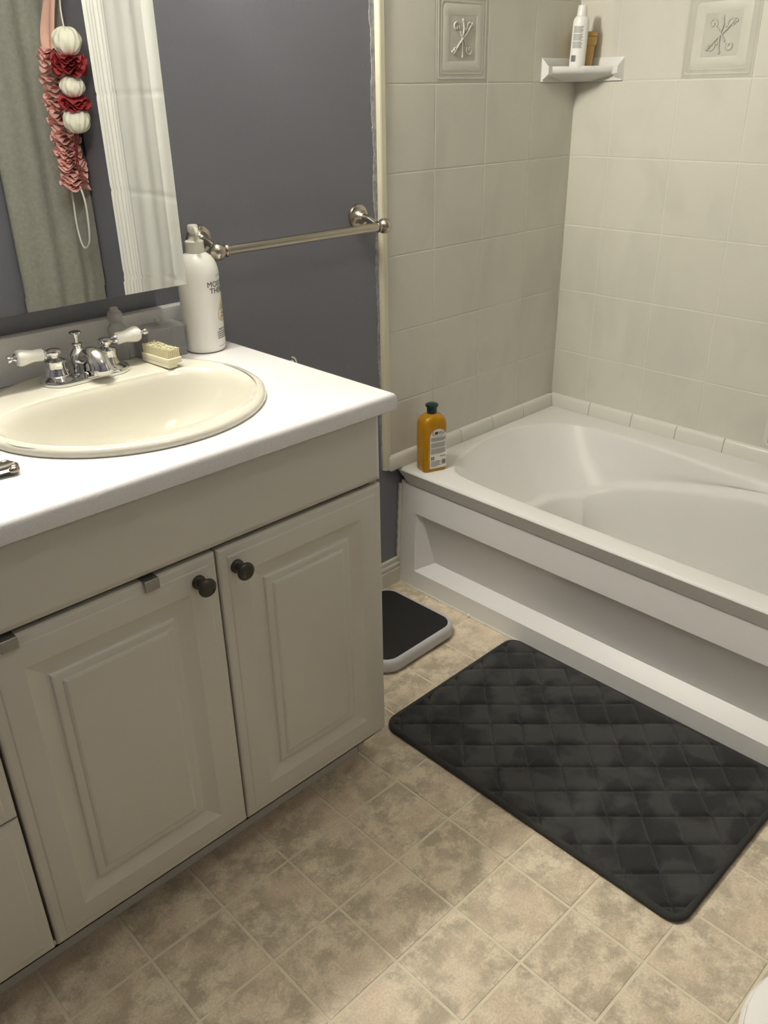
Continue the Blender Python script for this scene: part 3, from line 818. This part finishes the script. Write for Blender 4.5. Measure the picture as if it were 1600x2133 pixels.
mesh_obj('symbol_cutout', xf(join(*[loft([[(-.0158 + r * cos(2 * PI * k / 10) + dx, .0410 + dy + r * sin(2 * PI * k / 10), .0011) for k in range(10)] for r in (.0014, .0001)]) for dx, dy in ((0, .0018), (0, -.0022), (.003, .0005))]), lm_), M['label'], sbody, False)

# corner shelf
cs = thing('corner_shelf', 'white ceramic corner shelf fixed where the two tiled walls meet', 'shelf', (-.02, -.02, 1.41))
def wedge(lx, ly, z, bow, n=14):
    pts = [(-.0005, -.0005, z)]
    for k in range(n + 1):
        t = k / n
        x, y = -lx * (1 - t) - .0005, -ly * t - .0005
        d = bow * sin(PI * t) + .004 * math.exp(-((t - .5) / .05) ** 2) * (1 if bow else 0)
        pts.append((x - d * .7, y - d * .7, z))
    return pts
mesh_obj('tray', loft([wedge(.070, .064, 1.4085, .0), wedge(.154, .142, 1.4265, .006), wedge(.1625, .150, 1.4320, .008), wedge(.1645, .1515, 1.4370, .008), wedge(.1640, .151, 1.4440, .008), wedge(.161, .148, 1.4480, .007), wedge(.152, .140, 1.4470, .002), wedge(.146, .134, 1.4360, .001)], True, True), M['tub'], cs, True, auto=55)
def flange(sw, L):
    pr = [(0, 1.409), (.0060, 1.410), (.0045, 1.4200), (.0045, 1.452), (.0035, 1.4660), (.0015, 1.4700), (0, 1.4700)]
    lo = []
    for d, k in ((L - .0001, .25), (L - .003, .9), (L - .012, 1), (.0105, 1), (.010, 1)):
        lo.append([(-h * k - .0003, -d, z) if sw else (-d, -h * k - .0003, z) for h, z in pr])
    return loft(lo, True, True)
mesh_obj('wall_flange', flange(True, .161), M['tub'], cs)
mesh_obj('wall_flange', flange(False, .174), M['tub'], cs)
def gusset(sw, L):
    """end cheek that runs from the flange tip to the shelf lip"""
    A = [(L, 1.4695), (L, 1.4100), (L - .022, 1.4180), (L - .022, 1.4480)]
    lo = [[(-h, -d, z) if sw else (-d, -h, z) for d, z in A] for h in (.0005, .0125)]
    lo[1] = [(-.020, -(d - .004), z) if sw else (-(d - .004), -.020, z) for d, z in [(L - .004, 1.4480), (L - .004, 1.4290), (L - .022, 1.4270), (L - .022, 1.4470)]]
    return loft(lo, True, True)
mesh_obj('cheek', gusset(True, .1605), M['tub'], cs)
mesh_obj('cheek', gusset(False, .1735), M['tub'], cs)

# white bottle and camel tube on the shelf
SZ = 1.4362
wb = thing('squeeze_bottle', 'slim white bottle with printed back on the corner shelf', 'bottle', (-.088, -.060, SZ))
wm = Matrix.Translation((-.0885, -.0600, SZ + .0008)) @ Matrix.Rotation(math.radians(2.2), 4, Vector((.5, .85, 0))) @ Matrix.Rotation(math.radians(-62), 4, 'Z')
def wl(a, b, z): return [(a * cos(2 * PI * k / 32), b * sin(2 * PI * k / 32), z) for k in range(32)]
wbod = mesh_obj('body', xf(loft([wl(.012, .010, .0005), wl(.0195, .0150, .0), wl(.0215, .0165, .003), wl(.0222, .0172, .02), wl(.0222, .0172, .118), wl(.0212, .0168, .126), wl(.017, .0148, .1325), wl(.0125, .0125, .1352)], True, True), wm), M['white_plastic'], wb)
mesh_obj('cap', xf(lathe([(.0135, .1345), (.0142, .1350), (.0125, .1590), (.0118, .1605), (.001, .1608)], (0, 0, 0), 28), wm), M['white_plastic'], wb)
def wwrap(vf):
    out = []
    for x, y, d in vf[0]:
        t = -PI / 2 + x / .0195
        out.append((.0224 * cos(t), .01745 * sin(t), y))
    return xf((out, vf[1]), wm)
ln = [rect2(-.016, .010 - .0012 * (k * 5 % 4), .108 - k * .0021, .1093 - k * .0021, 10) for k in range(26) if k not in (8, 17)]
mesh_obj('small_text', wwrap(join(*ln)), M['ink_grey'], wbod, False)['kind'] = 'stuff'
mesh_obj('barcode', wwrap(join(*[rect2(-.016 + .0011 * k, -.0153 + .0011 * k, .0215, .0375, 1) for k in range(12)])), M['ink'], wbod, False)
pt = thing('camel_tube', 'camel plastic tube standing cap up in the corner of the shelf', 'tube', (-.032, -.052, SZ))
pm = Matrix.Translation((-.0320, -.0480, SZ + .0003))
mesh_obj('body', xf(lathe([(.001, .001), (.0190, .0), (.0200, .003), (.0265, .0640)], (0, 0, 0), 36), pm), M['camel'], pt)
mesh_obj('cap', xf(lathe([(.0275, .0640), (.0298, .0660), (.0310, .0845), (.0305, .0855), (.0290, .0860), (.0290, .0868), (.0305, .0875), (.0305, .0965), (.0290, .0985), (.001, .0990)], (0, 0, 0), 36), pm), M['camel'], pt)

# soap dish in the right wall, at the edge of the picture
sd = thing('soap_dish', 'white ceramic soap dish on the right tiled wall above the tub', 'soap dish', (0, -.83, .48))
def sdl(i, x, r): return [(x, y, z) for y, z in rrect(-.906 + i, -.752 - i, .4465 + i, .560 - i, max(r - i, .004), 5)]
mesh_obj('frame', loft([sdl(0, -.0006, .018), sdl(.001, -.008, .018), sdl(.005, -.011, .018), sdl(.010, -.010, .018), sdl(.014, -.0025, .018), sdl(.02, -.0016, .018)], False, True), M['curb'], sd)
mesh_obj('tray', box(-.034, -.0025, -.888, -.772, .4635, .4715, .003), M['curb'], sd)
tag(mesh_obj('soap_bar', box(-.031, -.0045, -.865, -.7735, .4722, .500, .006), M['bar_soap'], None, True, (-.018, -.815, .4722)), 'brown bar of soap in the ceramic dish', 'soap')

# white bead lying where the tub meets the floor
bd = mesh_obj('bead', sphere((-.7685, -.2950, .0056), .0046, 14, 10, (1, 1, 1.2)), M['white_plastic'], None, True, (-.7685, -.295, 0))
tag(bd, 'tiny white bead on the floor against the tub front', 'bead')

# ================================================================== BATH MAT
MX_0, MX_1, MY_0, MY_1 = -1.2755, -.7745, -1.2435, -.4625
bm_t = thing('bath_mat', 'charcoal quilted bath mat lying along the front of the tub', 'bath mat', ((MX_0 + MX_1) / 2, (MY_0 + MY_1) / 2, 0))
def mat_wob(x, y): return .0018 * sin(9 * y + 2 * x) + .0012 * sin(17 * y)
SPQ = .0729
def quilt(x, y):
    a = (.7071 * (x + y) + 1.2316) / SPQ
    b = (.7071 * (x - y) + .2439) / SPQ
    da = abs(a - round(a)) * SPQ; db = abs(b - round(b)) * SPQ
    d = min(da, db)
    e = min(x - MX_0, MX_1 - x, y - MY_0, MY_1 - y)
    h = .0082 + .0078 * (1 - math.exp(-d / .0065)) - .0022 * math.exp(-(d / .0022) ** 2) + .0012 * sin(33 * x + 11 * y) * sin(19 * y - 7 * x)
    return h * (1 - .25 * math.exp(-max(e, 0) / .006))
nx, ny = 250, 390
V, F = [], []
CR = .032
for j in range(ny + 1):
    for i in range(nx + 1):
        x = MX_0 + .004 + (MX_1 - MX_0 - .008) * i / nx
        y = MY_0 + .004 + (MY_1 - MY_0 - .008) * j / ny
        # round the corners
        cx = min(max(x, MX_0 + CR), MX_1 - CR); cy = min(max(y, MY_0 + CR), MY_1 - CR)
        dx, dy = x - cx, y - cy
        if dx and dy:
            m_ = max(abs(dx), abs(dy)); L = math.hypot(dx, dy)
            x, y = cx + dx * m_ / L, cy + dy * m_ / L
        V.append((x, y, quilt(x, y)))
for j in range(ny):
    for i in range(nx):
        a = j * (nx + 1) + i
        F.append((a, a + 1, a + nx + 2, a + nx + 1))
mesh_obj('quilted_top', (V, F), M['mat_top'], bm_t, True, auto=80)
edge = [(x + (.002 * sin(14 * y) if x > -1.0 else .0), y + .0022 * sin(15 * x), .0078) for x, y in rrect(MX_0 + .002, MX_1 - .002, MY_0 + .002, MY_1 - .002, CR, 10)]
dense = []
for k in range(len(edge)):
    a, b = Vector(edge[k]), Vector(edge[(k + 1) % len(edge)])
    n_ = max(1, int((b - a).length / .012))
    for q in range(n_): dense.append(a + (b - a) * q / n_)
mesh_obj('edge_binding', tube(dense, .0074, 10, True), M['mat_edge'], bm_t)

# ================================================================== BATHROOM SCALE
scx, scy = -1.0005, -.1875
bs = thing('bathroom_scale', 'black topped bathroom scale with pale grey rim beside the vanity', 'scale', (scx, scy, 0))
bs_m = Matrix.Translation((scx, scy, 0)) @ Matrix.Rotation(math.radians(1.0), 4, 'Z')
def scl(i, z, r=.055): return [(x, y, z) for x, y in rrect(-.150 + i, .150 - i, -.1475 + i, .1475 - i, r - i, 9)]
mesh_obj('rim', xf(loft([scl(.010, .0055), scl(.004, .006), scl(.0005, .010), scl(0, .014), scl(.001, .030), scl(.004, .0385), scl(.0085, .0418), scl(.0130, .0420), scl(.0145, .0400)], True, True), bs_m), M['scale_rim'], bs)
mesh_obj('platform', xf(loft([scl(.0140, .0395), scl(.0142, .0412), scl(.0160, .0416)], True, True), bs_m), M['scale_top'], bs)
for sx in (-1, 1):
    for sy in (-1, 1):
        mesh_obj('foot', xf(lathe([(.014, .0), (.014, .0065)], (sx * .11, sy * .11, 0), 16), bs_m), M['scale_top'], bs)

# ================================================================== TOILET (only its front left rim is in view)
tx, ty, tz = -1.615, -1.700, .0
to = thing('toilet', 'white toilet with closed lid at the lower right edge', 'toilet', (tx, ty - .1, 0))
def egg(a, b0, b1, z, n=48): return [(tx + a * cos(2 * PI * k / n), ty + (b0 if sin(2 * PI * k / n) > 0 else b1) * sin(2 * PI * k / n), z) for k in range(n)]
mesh_obj('bowl', loft([egg(.115, .13, .26, .0), egg(.11, .12, .26, .02), egg(.10, .10, .25, .12), egg(.125, .14, .25, .22), egg(.165, .205, .24, .33), egg(.178, .228, .24, .375), egg(.178, .228, .24, .388)], True, True), M['porcelain'], to)
mesh_obj('seat', loft([egg(.183, .236, .20, .389), egg(.186, .240, .20, .393), egg(.186, .240, .20, .400), egg(.183, .237, .198, .4035)], True, True), M['porcelain'], to)
mesh_obj('lid', loft([egg(.178, .232, .20, .4055), egg(.181, .2355, .20, .409), egg(.180, .2345, .199, .414), egg(.172, .226, .19, .4185), egg(.12, .16, .15, .4215), egg(.03, .04, .04, .4225)], True, True), M['porcelain'], to)
mesh_obj('tank', box(tx - .21, tx + .21, YF + .022, YF + .215, .39, .74, .02, 3), M['porcelain'], to)
mesh_obj('tank_lid', box(tx - .22, tx + .22, YF + .018, YF + .225, .742, .775, .01, 2), M['porcelain'], to)
mesh_obj('flush_lever', tube([(tx - .15, YF + .213, .68), (tx - .15, YF + .232, .68), (tx - .09, YF + .236, .672)], .006, 10), M['chrome'], to)

# ================================================================== WHAT THE MIRROR SHOWS
rodo = thing('shower_rod', 'white shower rod over the tub carrying the curtain liner', 'rod', (-.800, -.85, 1.985))
mesh_obj('tube', tube([(-.800, -.0, 1.985), (-.800, YF + .002, 1.985)], .0125, 16), M['white_plastic'], rodo)
mesh_obj('flange', lathe([(.030, 0), (.030, .006), (.016, .014)], (-.800, -.0055, 1.985), 20, (0, -1, 0)), M['white_plastic'], rodo)
mesh_obj('flange', lathe([(.030, 0), (.030, .006), (.016, .014)], (-.800, YF + .0005, 1.985), 20, (0, 1, 0)), M['white_plastic'], rodo)
def sheet(path, z0, z1, nz, f, thick=.0012):
    """hanging sheet: path (x,y) sampled, f(s, z) pushes it sideways along the local normal"""
    V, F = [], []
    n = len(path)
    nor = []
    for i in range(n):
        a, b = path[max(i - 1, 0)], path[min(i + 1, n - 1)]
        d = Vector((b[0] - a[0], b[1] - a[1], 0)).normalized()
        nor.append(Vector((-d.y, d.x, 0)))
    for side in (0, 1):
        for j in range(nz + 1):
            z = z0 + (z1 - z0) * j / nz
            for i in range(n):
                o = f(i / (n - 1), z) + side * thick
                V.append((path[i][0] + nor[i].x * o, path[i][1] + nor[i].y * o, z))
    m_ = (nz + 1) * n
    for side in (0, 1):
        for j in range(nz):
            for i in range(n - 1):
                a = side * m_ + j * n + i
                q = (a, a + 1, a + n + 1, a + n)
                F.append(q if side else q[::-1])
    return V, F
lp = [(-.800, -1.172 - .523 * k / 200) for k in range(201)]
def liner_f(s, z):
    h = 0
    for zc in (1.40, 1.085, .78, .5): h += .003 * math.exp(-((z - zc) / .007) ** 2)
    fold = .008 * sin(s * 130) * min(1, max(0, (s - .70) * 7)) + .006 * sin(s * 15 + .6) * (1 - s * .5) + .0022 * sin(s * 37 + z * 2.3)
    return fold + h
tag(mesh_obj('curtain_liner', sheet(lp, .30, 1.968, 200, liner_f), M['liner'], None, True, (-.80, -1.5, .3), 80), 'white vinyl curtain liner bunched at the tub end, seen in the mirror', 'curtain')
lc = [(p.x, p.y) for p in spline([(-.774, -1.93, 0), (-.775, -1.99, 0), (-.777, -2.05, 0), (-.790, -2.11, 0), (-.83, -2.145, 0), (-.89, -2.150, 0), (-.95, -2.145, 0), (-1.02, -2.145, 0)], 14)]
tag(mesh_obj('linen_curtain', sheet(lc, .42, 1.95, 80, lambda s, z: (.001 + .014 * s) * sin(s * 15 + .4) + (.001 + .004 * s) * sin(s * 33 + z), .002), M['linen'], None, True, (-.9, -2.135, .42), 80), 'grey linen curtain panel hanging behind the bath poufs, seen in the mirror', 'curtain')

def ruffle(c, ax, r, h, layers, lobes, amp, seed, n=60):
    """stack of wavy mesh frills around an axis"""
    rnd = random.Random(seed)
    parts = []
    for k in range(layers):
        t = (k + .5) / layers - .5
        ph, ph2 = rnd.uniform(0, 6.28), rnd.uniform(0, 6.28)
        lb = lobes + rnd.randint(-1, 1)
        lo = []
        for q in range(5):
            rr = r * (.12 + .88 * q / 4)
            lo.append([((rr * (1 + .10 * q / 4 * sin(3 * a + ph2))) * cos(a), (rr * (1 + .10 * q / 4 * sin(3 * a + ph2))) * sin(a), t * h + amp * (q / 4) ** 1.3 * sin(lb * a + ph)) for a in [2 * PI * i / n for i in range(n)]])
        parts.append(loft(lo))
    q = Vector(ax).to_track_quat('Z', 'Y').to_matrix().to_4x4()
    return xf(join(*parts), Matrix.Translation(c) @ q)
def puff(c, r, s, seed):
    rnd = random.Random(seed)
    v, f = sphere((0, 0, 0), 1, 56, 22)
    ph = [rnd.uniform(0, 6.28) for _ in range(4)]
    out = []
    for x, y, z in v:
        a = math.atan2(y, x)
        k = 1 + .045 * sin(13 * a + 2 * z + ph[0]) * (1 - z * z) ** .5 + .03 * sin(7 * a - 5 * z + ph[1]) - .10 * math.exp(-((1 - z) / .08)) - .06 * math.exp(-((1 + z) / .06))
        out.append((c[0] + r * s[0] * k * x, c[1] + r * s[0] * k * y, c[2] + r * s[1] * k * z))
    return out, f
PXH = -.855
ps = thing('bath_pouf', 'string of cream and dark red bath poufs hanging on the wall, seen in the mirror', 'bath pouf', (PXH, -1.77, 1.30))
P1, P2, P3 = (PXH, -1.751, 1.567), (PXH, -1.765, 1.427), (PXH, -1.773, 1.319)
mesh_obj('cream_puff', puff(P1, .048, (1, .95), 1), M['pouf_white'], ps)
mesh_obj('red_frill', ruffle((PXH, -1.761, 1.494), (0, .12, 1), .056, .052, 9, 6, .012, 2), M['pouf_red'], ps, True, auto=180)
mesh_obj('cream_puff', puff(P2, .042, (1, .86), 3), M['pouf_white'], ps)
mesh_obj('red_frill', ruffle((PXH, -1.768, 1.374), (0, .2, 1), .052, .026, 6, 5, .011, 5), M['pouf_red'], ps, True, auto=180)
mesh_obj('cream_puff', puff(P3, .046, (1, .98), 4), M['pouf_white'], ps)
mesh_obj('hanging_cord', tube(spline([(PXH, -1.755, 1.60), (PXH + .01, -1.778, 1.67), (PXH + .015, -1.765, 1.75), (-.812, -1.80, 1.872)], 8), .0028, 8), M['cord_white'], ps)
mesh_obj('cord_loop', tube(spline([(PXH - .01, -1.778, 1.275), (PXH - .01, -1.788, 1.22), (PXH - .01, -1.812, 1.165), (PXH - .01, -1.800, 1.145), (PXH - .01, -1.792, 1.16), (PXH - .01, -1.800, 1.21), (PXH - .01, -1.786, 1.275)], 6), .0024, 8), M['cord_red'], ps)
# pink scrubbing strap behind it
pk = thing('pink_scrubber', 'pink ruffled mesh back scrubber with white cord handle, seen in the mirror', 'bath scrubber', (-.825, -1.95, 1.30))
PT = spline([(-.828, -1.940, 1.545), (-.828, -1.955, 1.40), (-.828, -1.945, 1.27), (-.828, -1.935, 1.17), (-.828, -1.925, 1.085)], 6)
mesh_obj('frill', join(*[ruffle(p, (0, .06, 1), .048 + .006 * sin(k * 2.1), .016, 2, 5, .011, 20 + k, 44) for k, p in enumerate(PT)]), M['pouf_pink'], pk, True, auto=180)
mesh_obj('strap', join(tube(spline([(-.826, -1.965, 1.53), (-.815, -1.990, 1.60), (-.805, -1.940, 1.70), (-.800, -1.815, 1.872)], 6), .020, 10, flat=.4), tube(spline([(-.828, -1.935, 1.53), (-.822, -1.915, 1.62), (-.812, -1.890, 1.71), (-.802, -1.808, 1.872)], 6), .016, 10, flat=.45)), M['strap_pink'], pk)
mesh_obj('cord_handle', tube(spline([(-.828, -1.965, 1.09), (-.828, -1.972, 1.03), (-.828, -1.978, .94), (-.828, -1.962, .872), (-.828, -1.932, .854), (-.828, -1.890, .885), (-.828, -1.872, .96), (-.828, -1.872, 1.035), (-.828, -1.895, 1.09)], 6), .0038, 8), M['cord_white'], pk)
hk2 = thing('robe_hook', 'small nickel hook on the partition holding the bath poufs', 'hook', (-.765, -1.805, 1.86))
mesh_obj('back_plate', lathe([(.018, .0), (.018, .004), (.010, .006)], (-.7655, -1.805, 1.865), 20, (-1, 0, 0)), M['nickel'], hk2)
mesh_obj('arm', tube(spline([(-.772, -1.805, 1.865), (-.792, -1.805, 1.853), (-.812, -1.805, 1.86), (-.818, -1.805, 1.882)], 5), .005, 10), M['nickel'], hk2)
